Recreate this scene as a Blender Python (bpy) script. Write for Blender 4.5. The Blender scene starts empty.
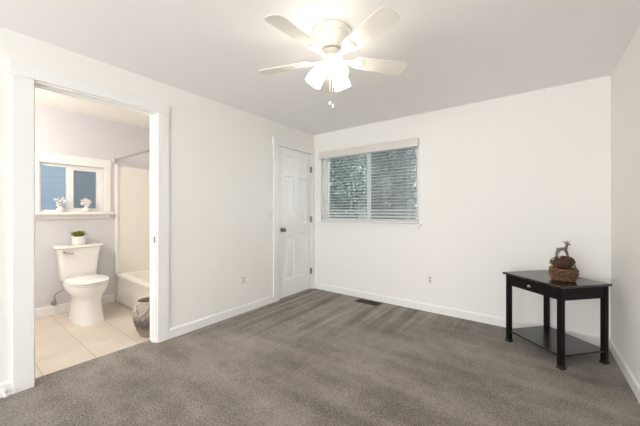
import bpy, bmesh, math, random
from mathutils import Vector, Matrix
random.seed(7)
PI = math.pi
C = bpy.context.collection
sc = bpy.context.scene

# ------------------------------------------------------------------ camera, world, lights, exposure
cam_d = bpy.data.cameras.new('camera'); cam = bpy.data.objects.new('camera', cam_d); C.objects.link(cam)
cam.location = (2.8097, 0.0, 1.2255); cam.rotation_euler = (PI/2, 0, 0.64112)
cam_d.sensor_width = 36; cam_d.lens = 16.056; cam_d.shift_y = -0.0027; cam_d.clip_start = 0.02
sc.camera = cam
vs = sc.view_settings
vs.view_transform = 'Standard'; vs.look = 'None'; vs.gamma = 1; vs.use_curve_mapping = False
vs.exposure = 0.65
sc.cycles.diffuse_bounces = 8; sc.cycles.max_bounces = 14; sc.cycles.transparent_max_bounces = 24
sc.cycles.sample_clamp_indirect = 4

w = bpy.data.worlds.new('overcast_sky'); sc.world = w; w.use_nodes = True
bg = w.node_tree.nodes['Background']
bg.inputs[0].default_value = (0.88, 0.95, 1.0, 1); bg.inputs[1].default_value = 3.0

def area(name, loc, rot, sx, sy, power, col):
    d = bpy.data.lights.new(name, 'AREA'); d.shape = 'RECTANGLE'; d.size = sx; d.size_y = sy
    d.energy = power; d.color = col
    o = bpy.data.objects.new(name, d); o.location = loc; o.rotation_euler = rot; C.objects.link(o); return o
area('back_fill_light', (1.9, -3.12, 1.25), (PI/2, 0, 0), 2.4, 2.0, 54, (1.0, 0.99, 0.98))  # added fill light, unseen, in a made-up opening behind the camera
bl_ = bpy.data.lights.new('bathroom_lamp_light', 'POINT'); bl_.energy = 24; bl_.color = (1.0, 0.92, 0.83); bl_.shadow_soft_size = 0.12
blo = bpy.data.objects.new('bathroom_lamp_light', bl_); blo.location = (-0.85, -0.15, 2.0); C.objects.link(blo)
LAMP = 7.8     # glow of the fan's glass shades

# ------------------------------------------------------------------ materials
def mat(name, col, rough=0.5, metal=0.0, noise=None, bump=None, spec=0.5, emit=None, coat=0):
    m = bpy.data.materials.new(name); m.use_nodes = True; nt = m.node_tree; b = nt.nodes['Principled BSDF']
    b.inputs['Base Color'].default_value = (*col, 1); b.inputs['Roughness'].default_value = rough
    b.inputs['Metallic'].default_value = metal; b.inputs['Specular IOR Level'].default_value = spec
    b.inputs['Coat Weight'].default_value = coat
    tc = nt.nodes.new('ShaderNodeTexCoord')
    if noise:
        sc_, amt = noise
        n = nt.nodes.new('ShaderNodeTexNoise'); n.inputs['Scale'].default_value = sc_; n.inputs['Detail'].default_value = 4
        nt.links.new(tc.outputs['Object'], n.inputs['Vector'])
        r = nt.nodes.new('ShaderNodeValToRGB')
        r.color_ramp.elements[0].position = 0.3; r.color_ramp.elements[1].position = 0.7
        r.color_ramp.elements[0].color = (*[c*(1-amt) for c in col], 1)
        r.color_ramp.elements[1].color = (*[min(1, c*(1+amt)) for c in col], 1)
        nt.links.new(n.outputs['Fac'], r.inputs['Fac']); nt.links.new(r.outputs['Color'], b.inputs['Base Color'])
    if bump:
        sc_, st, di = bump
        n = nt.nodes.new('ShaderNodeTexNoise'); n.inputs['Scale'].default_value = sc_; n.inputs['Detail'].default_value = 3
        nt.links.new(tc.outputs['Object'], n.inputs['Vector'])
        bp = nt.nodes.new('ShaderNodeBump'); bp.inputs['Strength'].default_value = st; bp.inputs['Distance'].default_value = di
        nt.links.new(n.outputs['Fac'], bp.inputs['Height']); nt.links.new(bp.outputs['Normal'], b.inputs['Normal'])
    if emit:
        b.inputs['Emission Color'].default_value = (*emit[0], 1); b.inputs['Emission Strength'].default_value = emit[1]
    return m

M = {}
M['wall'] = mat('wall_paint', (0.865, 0.848, 0.82), 0.75, bump=(220, 0.12, 0.002), spec=0.25)
M['ceiling'] = mat('ceiling_paint', (0.90, 0.888, 0.88), 0.9, bump=(160, 0.2, 0.003), spec=0.1)
M['trim'] = mat('trim_paint', (0.855, 0.85, 0.835), 0.5)
M['door'] = mat('door_paint', (0.90, 0.90, 0.89), 0.35)
M['bath_wall'] = mat('bathroom_paint', (0.66, 0.665, 0.695), 0.7, bump=(220, 0.12, 0.002), spec=0.25)
M['bath_ceiling'] = mat('bathroom_ceiling_paint', (0.86, 0.84, 0.81), 0.9)
M['porcelain'] = mat('porcelain', (0.86, 0.855, 0.84), 0.12, coat=0.3)
M['acrylic'] = mat('acrylic', (0.84, 0.82, 0.77), 0.22)
M['seat_plastic'] = mat('seat_plastic', (0.88, 0.88, 0.87), 0.2)
M['vinyl'] = mat('vinyl_frame', (0.85, 0.86, 0.86), 0.35)
M['blind'] = mat('blind_slat', (0.84, 0.85, 0.85), 0.45)
M['valance'] = mat('blind_valance', (0.70, 0.675, 0.635), 0.4)
M['chrome'] = mat('chrome', (0.55, 0.53, 0.50), 0.22, 1.0)
M['nickel'] = mat('satin_nickel', (0.27, 0.245, 0.21), 0.32, 1.0)
M['brass'] = mat('warm_metal', (0.78, 0.74, 0.66), 0.25, 0.8)
M['fan'] = mat('fan_enamel', (0.80, 0.765, 0.68), 0.32)
M['blade'] = mat('fan_blade', (0.80, 0.765, 0.69), 0.4, noise=(12, 0.02))
M['plate'] = mat('outlet_plastic', (0.82, 0.81, 0.79), 0.35)
M['slot'] = mat('dark_slot', (0.10, 0.095, 0.09), 0.6)
M['recept'] = mat('receptacle_plastic', (0.62, 0.60, 0.57), 0.4)
M['black_wood'] = mat('black_wood', (0.008, 0.0065, 0.006), 0.30, noise=(30, 0.3), spec=0.18)
M['black_top'] = mat('black_polished_wood', (0.018, 0.015, 0.0125), 0.22, noise=(30, 0.3), spec=0.75)
M['dark_liner'] = mat('dark_basket_liner', (0.022, 0.012, 0.007), 0.9)
M['black_foot'] = mat('black_foot', (0.010, 0.010, 0.010), 0.35)
M['vent'] = mat('vent_metal', (0.045, 0.035, 0.026), 0.45, 0.5)
M['wicker'] = mat('brown_wicker', (0.19, 0.098, 0.044), 0.5, noise=(60, 0.6))
M['cone'] = mat('pinecone_scales', (0.10, 0.050, 0.030), 0.7, noise=(75, 0.85))
M['pewter'] = mat('pewter', (0.20, 0.165, 0.135), 0.45, 0.5, noise=(60, 0.25))
M['pot'] = mat('white_ceramic', (0.86, 0.85, 0.83), 0.3)
M['leaf'] = mat('succulent_leaf', (0.23, 0.27, 0.035), 0.5, noise=(60, 0.6))
M['soil'] = mat('soil', (0.05, 0.035, 0.025), 0.9)
M['blossom'] = mat('white_blossom', (0.85, 0.83, 0.80), 0.6)
M['twig'] = mat('brown_twig', (0.28, 0.17, 0.11), 0.7)
M['lining'] = mat('basket_lining', (0.52, 0.46, 0.38), 0.8, noise=(60, 0.25))
M['hose'] = mat('braided_hose', (0.35, 0.30, 0.25), 0.45, 0.6)
M['rubber'] = mat('white_rubber', (0.80, 0.79, 0.77), 0.5)
M['foliage_dark'] = mat('evergreen_needles', (0.20, 0.245, 0.22), 0.6, noise=(1.2, 0.4))
M['foliage_light'] = mat('shrub_leaves', (0.23, 0.27, 0.245), 0.6, noise=(1.5, 0.4))
M['bark'] = mat('bark', (0.10, 0.08, 0.065), 0.9, noise=(12, 0.4))
M['lawn'] = mat('lawn', (0.06, 0.09, 0.03), 0.9, noise=(5, 0.4))
M['glow'] = mat('lit_glass', (0.9, 0.88, 0.85), 0.3, emit=((1.0, 0.93, 0.83), LAMP))

def nodes(m):
    nt = m.node_tree; return nt, nt.nodes['Principled BSDF']
def math_node(nt, op, a=None, b=None, c=None):
    n = nt.nodes.new('ShaderNodeMath'); n.operation = op
    for i, v in enumerate((a, b, c)):
        if v is None: continue
        if isinstance(v, (int, float)): n.inputs[i].default_value = v
        else: nt.links.new(v, n.inputs[i])
    return n.outputs[0]

# carpet: fine pile, with the bands a vacuum cleaner leaves
def carpet():
    m = mat('carpet_pile', (0.2, 0.18, 0.16), 0.95, spec=0.1); nt, b = nodes(m)
    g = nt.nodes.new('ShaderNodeNewGeometry'); sep = nt.nodes.new('ShaderNodeSeparateXYZ')
    nt.links.new(g.outputs['Position'], sep.inputs[0])
    X, Y = sep.outputs[0], sep.outputs[1]
    def noise(scale, detail=2, sx=1, sy=1, rough=0.5):
        mp = nt.nodes.new('ShaderNodeMapping'); mp.inputs['Scale'].default_value = (sx, sy, 1)
        nt.links.new(g.outputs['Position'], mp.inputs[0])
        n = nt.nodes.new('ShaderNodeTexNoise'); n.inputs['Scale'].default_value = scale; n.inputs['Detail'].default_value = detail
        n.inputs['Roughness'].default_value = rough
        nt.links.new(mp.outputs[0], n.inputs['Vector']); return n.outputs['Fac']
    fine = noise(95, 3, rough=0.85); mid = noise(26, 3); big = noise(2.0, 2)
    bandy = noise(1.0, 2, 13.0, 0.5)      # tracks running along y, near the window wall
    bandx = noise(1.0, 1, 0.7, 4.5)      # tracks running along x, towards the camera
    blot = noise(8.0, 3)
    bandy = math_node(nt, 'MULTIPLY_ADD', bandy, 2.0, -0.5)
    ymask = nt.nodes.new('ShaderNodeMapRange'); ymask.interpolation_type = 'SMOOTHSTEP'
    nt.links.new(math_node(nt, 'MULTIPLY_ADD', X, -0.9, Y), ymask.inputs[0]); ymask.inputs[1].default_value = 0.9; ymask.inputs[2].default_value = 2.0
    mix = nt.nodes.new('ShaderNodeMix'); mix.data_type = 'FLOAT'
    nt.links.new(ymask.outputs[0], mix.inputs[0]); nt.links.new(bandx, mix.inputs[2]); nt.links.new(bandy, mix.inputs[3])
    s = math_node(nt, 'MULTIPLY', fine, 2.3)
    s = math_node(nt, 'MULTIPLY_ADD', mid, 0.30, s)
    s = math_node(nt, 'MULTIPLY_ADD', blot, 0.28, s)
    s = math_node(nt, 'MULTIPLY_ADD', mix.outputs[0], 0.72, s)
    s = math_node(nt, 'MULTIPLY_ADD', big, 0.45, s)
    s = math_node(nt, 'MULTIPLY', s, 1/4.05)
    r = nt.nodes.new('ShaderNodeValToRGB')
    r.color_ramp.elements[0].position = 0.41; r.color_ramp.elements[0].color = (0.100, 0.083, 0.070, 1)
    r.color_ramp.elements[1].position = 0.59; r.color_ramp.elements[1].color = (0.375, 0.332, 0.292, 1)
    nt.links.new(s, r.inputs[0]); nt.links.new(r.outputs[0], b.inputs['Base Color'])
    bp = nt.nodes.new('ShaderNodeBump'); bp.inputs['Strength'].default_value = 0.6; bp.inputs['Distance'].default_value = 0.006
    nt.links.new(fine, bp.inputs['Height']); nt.links.new(bp.outputs['Normal'], b.inputs['Normal'])
    b.inputs['Sheen Weight'].default_value = 0.15
    return m
M['carpet'] = carpet()

# tile: rectangles .325 x .62 with thin beige joints
def tile():
    m = mat('floor_tile', (0.7, 0.63, 0.54), 0.3); nt, b = nodes(m)
    g = nt.nodes.new('ShaderNodeNewGeometry'); sep = nt.nodes.new('ShaderNodeSeparateXYZ')
    nt.links.new(g.outputs['Position'], sep.inputs[0])
    def joint(v, period, off, wd):
        t = math_node(nt, 'MULTIPLY_ADD', v, 1/period, -off/period + 20.5)
        t = math_node(nt, 'FRACT', t); t = math_node(nt, 'SUBTRACT', t, 0.5); t = math_node(nt, 'ABSOLUTE', t)
        return math_node(nt, 'LESS_THAN', t, wd/period)
    jy = joint(sep.outputs[1], 0.326, 0.798, 0.0035); jx = joint(sep.outputs[0], 0.62, -0.48, 0.0025)
    j = math_node(nt, 'MAXIMUM', jy, jx)
    n = nt.nodes.new('ShaderNodeTexNoise'); n.inputs['Scale'].default_value = 4; n.inputs['Detail'].default_value = 5
    nt.links.new(g.outputs['Position'], n.inputs['Vector'])
    r = nt.nodes.new('ShaderNodeValToRGB')
    r.color_ramp.elements[0].position = 0.3; r.color_ramp.elements[0].color = (0.62, 0.55, 0.47, 1)
    r.color_ramp.elements[1].position = 0.7; r.color_ramp.elements[1].color = (0.74, 0.67, 0.59, 1)
    nt.links.new(n.outputs['Fac'], r.inputs[0])
    mx = nt.nodes.new('ShaderNodeMix'); mx.data_type = 'RGBA'
    nt.links.new(j, mx.inputs[0]); nt.links.new(r.outputs[0], mx.inputs[6]); mx.inputs[7].default_value = (0.50, 0.41, 0.29, 1)
    nt.links.new(mx.outputs[2], b.inputs['Base Color'])
    return m
M['tile'] = tile()

def siding():
    m = mat('blue_siding', (0.15, 0.185, 0.225), 0.6); nt, b = nodes(m)
    return m
M['siding'] = siding()

def glass(name='window_glass', rough=0.02):
    m = bpy.data.materials.new(name); m.use_nodes = True; nt = m.node_tree; nt.nodes.clear()
    out = nt.nodes.new('ShaderNodeOutputMaterial'); mx = nt.nodes.new('ShaderNodeMixShader')
    t = nt.nodes.new('ShaderNodeBsdfTransparent'); t.inputs[0].default_value = (0.95, 0.97, 0.97, 1)
    gl = nt.nodes.new('ShaderNodeBsdfGlossy'); gl.inputs['Roughness'].default_value = rough
    fr = nt.nodes.new('ShaderNodeFresnel'); fr.inputs[0].default_value = 1.45
    nt.links.new(fr.outputs[0], mx.inputs[0]); nt.links.new(t.outputs[0], mx.inputs[1]); nt.links.new(gl.outputs[0], mx.inputs[2])
    nt.links.new(mx.outputs[0], out.inputs[0]); return m
M['glass'] = glass(); M['obscure'] = glass('obscure_glass', 0.45)
def screen():
    m = bpy.data.materials.new('insect_screen_mesh'); m.use_nodes = True; nt = m.node_tree; nt.nodes.clear()
    out = nt.nodes.new('ShaderNodeOutputMaterial'); mx = nt.nodes.new('ShaderNodeMixShader'); mx.inputs[0].default_value = 0.38
    t = nt.nodes.new('ShaderNodeBsdfTransparent'); d = nt.nodes.new('ShaderNodeBsdfDiffuse'); d.inputs[0].default_value = (0.30, 0.31, 0.33, 1)
    nt.links.new(t.outputs[0], mx.inputs[1]); nt.links.new(d.outputs[0], mx.inputs[2]); nt.links.new(mx.outputs[0], out.inputs[0]); return m
M['screen'] = screen()

def grey_wicker():
    m = mat('grey_wicker', (0.3, 0.27, 0.24), 0.75); nt, b = nodes(m)
    tc = nt.nodes.new('ShaderNodeTexCoord'); sep = nt.nodes.new('ShaderNodeSeparateXYZ'); nt.links.new(tc.outputs['Object'], sep.inputs[0])
    n = nt.nodes.new('ShaderNodeTexNoise'); n.inputs['Scale'].default_value = 45; n.inputs['Detail'].default_value = 3
    nt.links.new(tc.outputs['Object'], n.inputs['Vector'])
    s = math_node(nt, 'MULTIPLY_ADD', n.outputs['Fac'], 0.16, sep.outputs[2]); s = math_node(nt, 'SUBTRACT', s, 0.08)
    s = math_node(nt, 'MULTIPLY', s, 1/0.34)
    r = nt.nodes.new('ShaderNodeValToRGB'); e = r.color_ramp.elements
    e[0].position = 0.0; e[0].color = (0.34, 0.26, 0.19, 1); e[1].position = 1.0; e[1].color = (0.46, 0.40, 0.33, 1)
    for p, c in ((0.25, (0.26, 0.205, 0.155)), (0.33, (0.10, 0.082, 0.068)), (0.48, (0.14, 0.118, 0.10)), (0.55, (0.30, 0.25, 0.205)), (0.75, (0.43, 0.37, 0.31))):
        x = e.new(p); x.color = (*c, 1)
    nt.links.new(s, r.inputs[0]); nt.links.new(r.outputs[0], b.inputs['Base Color']); return m
M['grey_wicker'] = grey_wicker()

# ------------------------------------------------------------------ helpers
def box(bm, x0, x1, y0, y1, z0, z1, mx=None):
    v = [bm.verts.new((x, y, z)) for z in (z0, z1) for x, y in ((x0, y0), (x1, y0), (x1, y1), (x0, y1))]
    for f in ((3, 2, 1, 0), (4, 5, 6, 7), (0, 1, 5, 4), (1, 2, 6, 5), (2, 3, 7, 6), (3, 0, 4, 7)): bm.faces.new([v[i] for i in f])
    if mx is not None:
        for q in v: q.co = mx @ q.co
    return v
def rings(bm, rs, closed=False, cap=True):
    """rs: list of rings, each a list of points; skinned in order"""
    V = [[bm.verts.new(p) for p in r] for r in rs]; n = len(V[0])
    for a in range(len(V) - (0 if closed else 1)):
        A, B = V[a], V[(a+1) % len(V)]
        for i in range(n): bm.faces.new((A[i], A[(i+1) % n], B[(i+1) % n], B[i]))
    if cap and not closed:
        bm.faces.new(list(reversed(V[0]))); bm.faces.new(V[-1])
    return V
def lathe(bm, prof, n=32, c=(0, 0, 0), mx=None, cap=True):
    rs = []
    for r, z in prof:
        ring = [Vector((c[0]+r*math.cos(2*PI*i/n), c[1]+r*math.sin(2*PI*i/n), c[2]+z)) for i in range(n)]
        rs.append([mx @ p for p in ring] if mx is not None else ring)
    return rings(bm, rs, cap=cap)
def tube(bm, pts, rad, n=8, closed=False):
    pts = [Vector(p) for p in pts]; rs = []; N = len(pts)
    if isinstance(rad, (int, float)): rad = [rad]*N
    up = None
    for i, p in enumerate(pts):
        a = pts[(i-1) % N] if (closed or i > 0) else p; b = pts[(i+1) % N] if (closed or i < N-1) else p
        t = (b-a).normalized()
        if up is None: up = Vector((0, 0, 1)) if abs(t.z) < .9 else Vector((1, 0, 0))
        s = t.cross(up).normalized(); u = s.cross(t).normalized(); up = u
        rs.append([p + rad[i]*(math.cos(2*PI*k/n)*s + math.sin(2*PI*k/n)*u) for k in range(n)])
    return rings(bm, rs, closed)
def ell(bm, c, r, n=16, m=10, mx=None):
    rs = []
    for j in range(1, m):
        a = PI*j/m
        ring = [Vector((r[0]*math.sin(a)*math.cos(2*PI*i/n), r[1]*math.sin(a)*math.sin(2*PI*i/n), -r[2]*math.cos(a))) for i in range(n)]
        rs.append([(mx @ p if mx is not None else p) + Vector(c) for p in ring])
    return rings(bm, rs)
def sup(cx, cy, z, rf, rb, ry, e=2.0, n=40):
    """superellipse ring; front radius rf (+x), back rb (-x), half width ry"""
    out = []
    for i in range(n):
        a = 2*PI*i/n; ca, sa = math.cos(a), math.sin(a)
        x = (abs(ca)**(2/e))*(rf if ca > 0 else -rb); y = math.copysign(abs(sa)**(2/e), sa)*ry
        out.append(Vector((cx+x, cy+y, z)))
    return out
def obj(name, bm, m, parent=None, bevel=0, smooth=False, seg=2, loc=None):
    bmesh.ops.recalc_face_normals(bm, faces=bm.faces)
    me = bpy.data.meshes.new(name); bm.to_mesh(me); bm.free()
    me.materials.append(M[m] if isinstance(m, str) else m)
    o = bpy.data.objects.new(name, me); C.objects.link(o)
    if parent is not None: o.parent = parent
    if loc: o.location = loc
    if smooth:
        for p in me.polygons: p.use_smooth = True
        me.set_sharp_from_angle(angle=math.radians(42))
    if bevel:
        md = o.modifiers.new('bevel', 'BEVEL'); md.width = bevel; md.segments = seg; md.limit_method = 'ANGLE'; md.angle_limit = math.radians(40)
    return o
def thing(name, label, cat, loc=(0, 0, 0), rz=0, group=None):
    o = bpy.data.objects.new(name, None); C.objects.link(o); o.empty_display_size = 0.1
    o.location = loc; o.rotation_euler = (0, 0, rz); o['label'] = label; o['category'] = cat
    if group: o['group'] = group
    return o
def tag(o, label, cat, group=None):
    o['label'] = label; o['category'] = cat
    if group: o['group'] = group
    return o
def struct(name, bm, m, label=None, cat=None, **k):
    o = obj(name, bm, m, **k); o['kind'] = 'structure'
    if label: o['label'] = label
    if cat: o['category'] = cat
    return o
B = bmesh.new

# ------------------------------------------------------------------ setting: bedroom shell
D, W, H, T = 3.597, 3.368, 2.44, 0.12
YB = -3.0
BX, BY0, BY1 = -1.75, -0.6, 2.2       # bathroom
bm = B(); box(bm, -0.115, W, YB, D, -0.05, 0.0); struct('floor', bm, 'carpet', 'grey-brown cut pile carpet covering the bedroom floor', 'floor')
bm = B(); box(bm, BX, -0.115, BY0, BY1, -0.05, -0.004); struct('floor.001', bm, 'tile', 'cream rectangular tile floor of the bathroom', 'floor')
bm = B(); box(bm, -T, W+T, YB-T, D+0.14, H, H+0.1); struct('ceiling', bm, 'ceiling', 'flat off-white bedroom ceiling above the fan', 'ceiling')
bm = B(); box(bm, BX-T, -T, BY0-T, BY1+T, H, H+0.1); struct('ceiling.001', bm, 'bath_ceiling', 'white bathroom ceiling seen through the doorway', 'ceiling')
bm = B()
OY0, OY1, OZ = 0.405, 1.225, 2.147
DY0, DY1, DZ = 2.815, 3.537, 2.127
box(bm, -T, 0, YB, OY0, 0, H); box(bm, -T, 0, OY0, OY1, OZ, H); box(bm, -T, 0, OY1, DY0, 0, H)
box(bm, -T, 0, DY0, DY1, DZ, H); box(bm, -T, 0, DY1, D, 0, H)
struct('wall_left', bm, 'wall', 'white wall with the bathroom doorway and the panelled door', 'wall')
WX0, WX1, WZ0, WZ1 = 0.142, 1.664, 1.062, 2.10
bm = B()
box(bm, -T, WX0, D, D+0.14, 0, H); box(bm, WX1, W+T, D, D+0.14, 0, H); box(bm, WX0, WX1, D, D+0.14, 0, WZ0); box(bm, WX0, WX1, D, D+0.14, WZ1, H)
struct('wall_far', bm, 'wall', 'cream white wall with the blinded window', 'wall')
bm = B(); box(bm, W, W+T, YB, D, 0, H); struct('wall_right', bm, 'wall', 'white wall at the right beside the black table', 'wall')
bm = B()
PX0, PX1, PZ0, PZ1 = 0.4, 3.0, 0.2, 2.2  # opening invented for the fill light
box(bm, -T, PX0, YB-T, YB, 0, H); box(bm, PX1, W+T, YB-T, YB, 0, H); box(bm, PX0, PX1, YB-T, YB, 0, PZ0); box(bm, PX0, PX1, YB-T, YB, PZ1, H)
struct('wall_back', bm, 'wall', 'wall behind the camera with a wide opening added for fill light', 'wall')

# baseboards with a small chamfer on top
def baseboard(name, a, b, nrm, m='trim', h=0.092, t=0.014, label=None):
    bm = B(); a = Vector((*a, 0)); b = Vector((*b, 0)); n = Vector((*nrm, 0))
    prof = ((0, 0), (t, 0), (t, h-0.012), (t*0.45, h), (0, h))
    rings(bm, [[p + n*u + Vector((0, 0, z)) for u, z in prof] for p in (a, b)])
    return struct(name, bm, m, label, 'baseboard')
baseboard('baseboard_left', (0, 1.325), (0, 2.705), (1, 0), label='white baseboard between the bathroom doorway and the panelled door')
baseboard('baseboard_left.001', (0, YB), (0, 0.302), (1, 0), label='short white baseboard at the left end of the left wall')
baseboard('baseboard_far', (0.02, D), (W-0.014, D), (0, -1), label='white baseboard under the blinded window')
baseboard('baseboard_right', (W, YB), (W, D), (-1, 0), label='white baseboard along the right wall')
baseboard('baseboard_back', (0, YB), (W, YB), (0, 1), label='white baseboard behind the camera')
baseboard('baseboard_bathroom', (BX, BY0), (BX, 1.437), (1, 0), h=0.11, label='white baseboard behind the toilet')

# doorway casing and jamb
bm = B()
box(bm, 0, 0.018, OY0-0.105, OY0, 0, OZ); box(bm, 0, 0.018, OY1, OY1+0.1, 0, OZ)
box(bm, 0, 0.021, OY0-0.119, OY1+0.100, OZ, OZ+0.090)
o = struct('trim_1', bm, 'trim', 'flat white casing framing the bathroom doorway', 'trim', bevel=0.002)
bm = B()
box(bm, -T-0.002, 0.0, OY0-0.012, OY0+0.002, 0, OZ-0.014); box(bm, -T-0.002, 0.0, OY1-0.014, OY1+0.001, 0, OZ-0.014); box(bm, -T-0.002, 0.0, OY0, OY1, OZ-0.014, OZ+0.001)
box(bm, -0.075, -0.040, OY1-0.024, OY1-0.013, 0, OZ-0.026); box(bm, -0.075, -0.040, OY0+0.001, OY0+0.012, 0, OZ-0.026); box(bm, -0.075, -0.040, OY0+0.012, OY1-0.014, OZ-0.026, OZ-0.013)
jm = struct('trim_2', bm, 'trim', 'white jamb lining inside the bathroom doorway', 'trim', bevel=0.0015)
bm = B(); box(bm, -0.034, -0.006, OY1-0.0155, OY1-0.0135, 0.93, 0.99); o = obj('strike_plate', bm, 'nickel', jm, bevel=0.001); o['label'] = 'dark metal strike plate on the jamb'

# panelled door in the left wall, by the far corner
bm = B()
box(bm, 0, 0.018, DY0-0.108, DY0, 0, DZ); box(bm, 0, 0.018, DY1+0.003, D-0.001, 0, DZ)
box(bm, 0, 0.021, DY0-0.120, D-0.001, DZ, DZ+0.095)
struct('trim_3', bm, 'trim', 'flat white casing around the panelled door', 'trim', bevel=0.002)
bm = B(); box(bm, -T, -0.05, DY0-0.001, DY0+0.02, 0, DZ); box(bm, -T, -0.05, DY1-0.02, DY1+0.001, 0, DZ); box(bm, -T, -0.05, DY0, DY1, DZ-0.02, DZ+0.001)
struct('trim_4', bm, 'trim', 'white door stop lining behind the panelled door', 'trim')
def panel_door():
    bm = B()
    y0, y1, z0, z1 = DY0+0.004, DY1-0.004, 0.012, DZ-0.005
    xf, xb = -0.003, -0.040
    ys = [y0, y0+0.115, y0+0.315, y1-0.315, y1-0.115, y1]
    zs = [z0, 0.255, 0.885, 1.05, 1.73, 1.83, 2.02, z1]
    grid = {}
    def V(x, y, z):
        k = (round(x, 5), round(y, 5), round(z, 5))
        if k not in grid: grid[k] = bm.verts.new((x, y, z))
        return grid[k]
    for i in range(5):
        for j in range(7):
            a, b, c, d = ys[i], ys[i+1], zs[j], zs[j+1]
            if i in (1, 3) and j in (1, 3, 5):     # recess, ogee, raised field
                ins = [(0, xf), (0.012, xf-0.008), (0.022, xf-0.009), (0.052, xf-0.003)]
                R = [[V(x, a+e, c+e), V(x, b-e, c+e), V(x, b-e, d-e), V(x, a+e, d-e)] for e, x in ins]
                for q in range(len(R)-1):
                    for k in range(4): bm.faces.new((R[q][k], R[q][(k+1) % 4], R[q+1][(k+1) % 4], R[q+1][k]))
                bm.faces.new(R[-1])
            else: bm.faces.new((V(xf, a, c), V(xf, b, c), V(xf, b, d), V(xf, a, d)))
    bk = [bm.verts.new((xb, y, z)) for y, z in ((y0, z0), (y1, z0), (y1, z1), (y0, z1))]
    bm.faces.new(bk)
    def edge(line, p, q):
        L = [V(*c) for c in line]; bm.faces.new(L + [q, p])
    edge([(xf, y, z0) for y in ys], bk[0], bk[1]); edge([(xf, y1, z) for z in zs], bk[1], bk[2])
    edge([(xf, y, z1) for y in reversed(ys)], bk[2], bk[3]); edge([(xf, y0, z) for z in reversed(zs)], bk[3], bk[0])
    d = struct('door_1', bm, 'door', 'white six-panel door with a dark knob beside the window corner', 'door')
    bm = B(); mx = Matrix.Translation((-0.003, 2.880, 0.965)) @ Matrix.Rotation(PI/2, 4, 'Y')
    lathe(bm, [(0.032, 0), (0.032, 0.005), (0.026, 0.009), (0.011, 0.012), (0.010, 0.030), (0.020, 0.036), (0.028, 0.048), (0.028, 0.058), (0.020, 0.066), (0.006, 0.069)], 24, mx=mx)
    o = obj('door_knob', bm, 'nickel', d, smooth=True); o['label'] = 'satin nickel door knob'
    for z in (1.88, 1.10, 0.285):
        bm = B(); lathe(bm, [(0.003, -0.052), (0.008, -0.048), (0.008, 0.048), (0.003, 0.052)], 12, c=(0.006, DY1-0.001, z))
        box(bm, -0.002, 0.0012, DY1-0.034, DY1-0.005, z-0.045, z+0.045)
        o = obj('hinge', bm, 'nickel', d, smooth=True); o['label'] = 'nickel hinge'
    return d
panel_door()

# ------------------------------------------------------------------ bedroom window and blind
bm = B()
fy0, fy1 = D+0.075, D+0.135
FW_ = 0.024
box(bm, WX0, WX1, fy0, fy1, WZ0, WZ0+FW_); box(bm, WX0, WX1, fy0, fy1, WZ1-FW_, WZ1)
box(bm, WX0, WX0+FW_, fy0, fy1, WZ0+FW_, WZ1-FW_); box(bm, WX1-FW_, WX1, fy0, fy1, WZ0+FW_, WZ1-FW_)
win = struct('window_1', bm, 'vinyl', 'wide white sliding window overlooking trees', 'window', bevel=0.003)
bm = B(); xm = 0.925
for a, b, y in ((WX0+FW_, xm+0.02, fy0+0.032), (xm-0.02, WX1-FW_, fy0+0.008)):
    z0, z1 = WZ0+FW_, WZ1-FW_
    st = 0.052 if a < 0.5 else 0.028
    box(bm, a, a+st, y, y+0.02, z0, z1); box(bm, b-0.028, b, y, y+0.02, z0, z1)
    box(bm, a+st, b-0.028, y, y+0.02, z0, z0+0.026); box(bm, a+st, b-0.028, y, y+0.02, z1-0.026, z1)
obj('sash', bm, 'vinyl', win, bevel=0.002)
bm = B(); box(bm, WX0+FW_+0.02, xm-0.01, fy0+0.040, fy0+0.044, WZ0+0.045, WZ1-0.045); box(bm, xm+0.01, WX1-FW_-0.02, fy0+0.016, fy0+0.020, WZ0+0.045, WZ1-0.045)
obj('glass_pane', bm, 'glass', win)
bm = B(); box(bm, xm+0.01, WX1-FW_, fy0+0.054, fy0+0.055, WZ0+FW_, WZ1-FW_)
o = obj('insect_screen', bm, 'screen', win); o['label'] = 'grey insect screen over the right half'
bm = B()
box(bm, WX0-0.058, WX1+0.038, D-0.05, D+0.0, WZ0-0.022, WZ0); box(bm, WX0, WX1, D-0.001, fy0, WZ0-0.001, WZ0+0.003)
box(bm, WX0-0.044, WX1+0.008, D-0.016, D, WZ0-0.075, WZ0-0.022)
obj('window_sill', bm, 'trim', win, bevel=0.003)

bl = thing('window_blind', 'white horizontal slat blind lowered and open across the bedroom window', 'blind', (0.902, D, WZ0))
bm = B(); box(bm, -0.768, 0.768, -0.052, -0.036, 0.972, 1.078); box(bm, -0.768, -0.756, -0.036, -0.0015, 0.972, 1.078); box(bm, 0.756, 0.768, -0.036, -0.0015, 0.972, 1.078)
obj('valance', bm, 'valance', bl, bevel=0.003)
bm = B(); box(bm, -0.752, 0.752, 0.008, 0.058, 0.995, 1.032); obj('head_rail', bm, 'blind', bl)
bm = B(); zs = 0.985; pitch = 0.0425; n_sl = 0
while zs > 0.05:
    ta = 0.12 if zs > 0.19 else 0.44
    rr = []
    for x in (-0.752, 0.752):
        top = []; bot = []
        for k in range(7):
            u = (k/6-0.5)*0.046; cz = 0.0025*(1-(u/0.023)**2)
            yy = 0.028+u*math.cos(ta); zz = zs+u*math.sin(ta)+cz
            top.append(Vector((x, yy, zz+0.0009))); bot.append(Vector((x, yy, zz-0.0009)))
        rr.append(top+list(reversed(bot)))
    rings(bm, rr); zs -= pitch; n_sl += 1
obj('slats', bm, 'blind', bl, smooth=False)
bm = B(); box(bm, -0.752, 0.752, 0.010, 0.056, 0.010, 0.030); obj('bottom_rail', bm, 'blind', bl, bevel=0.004)
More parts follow.
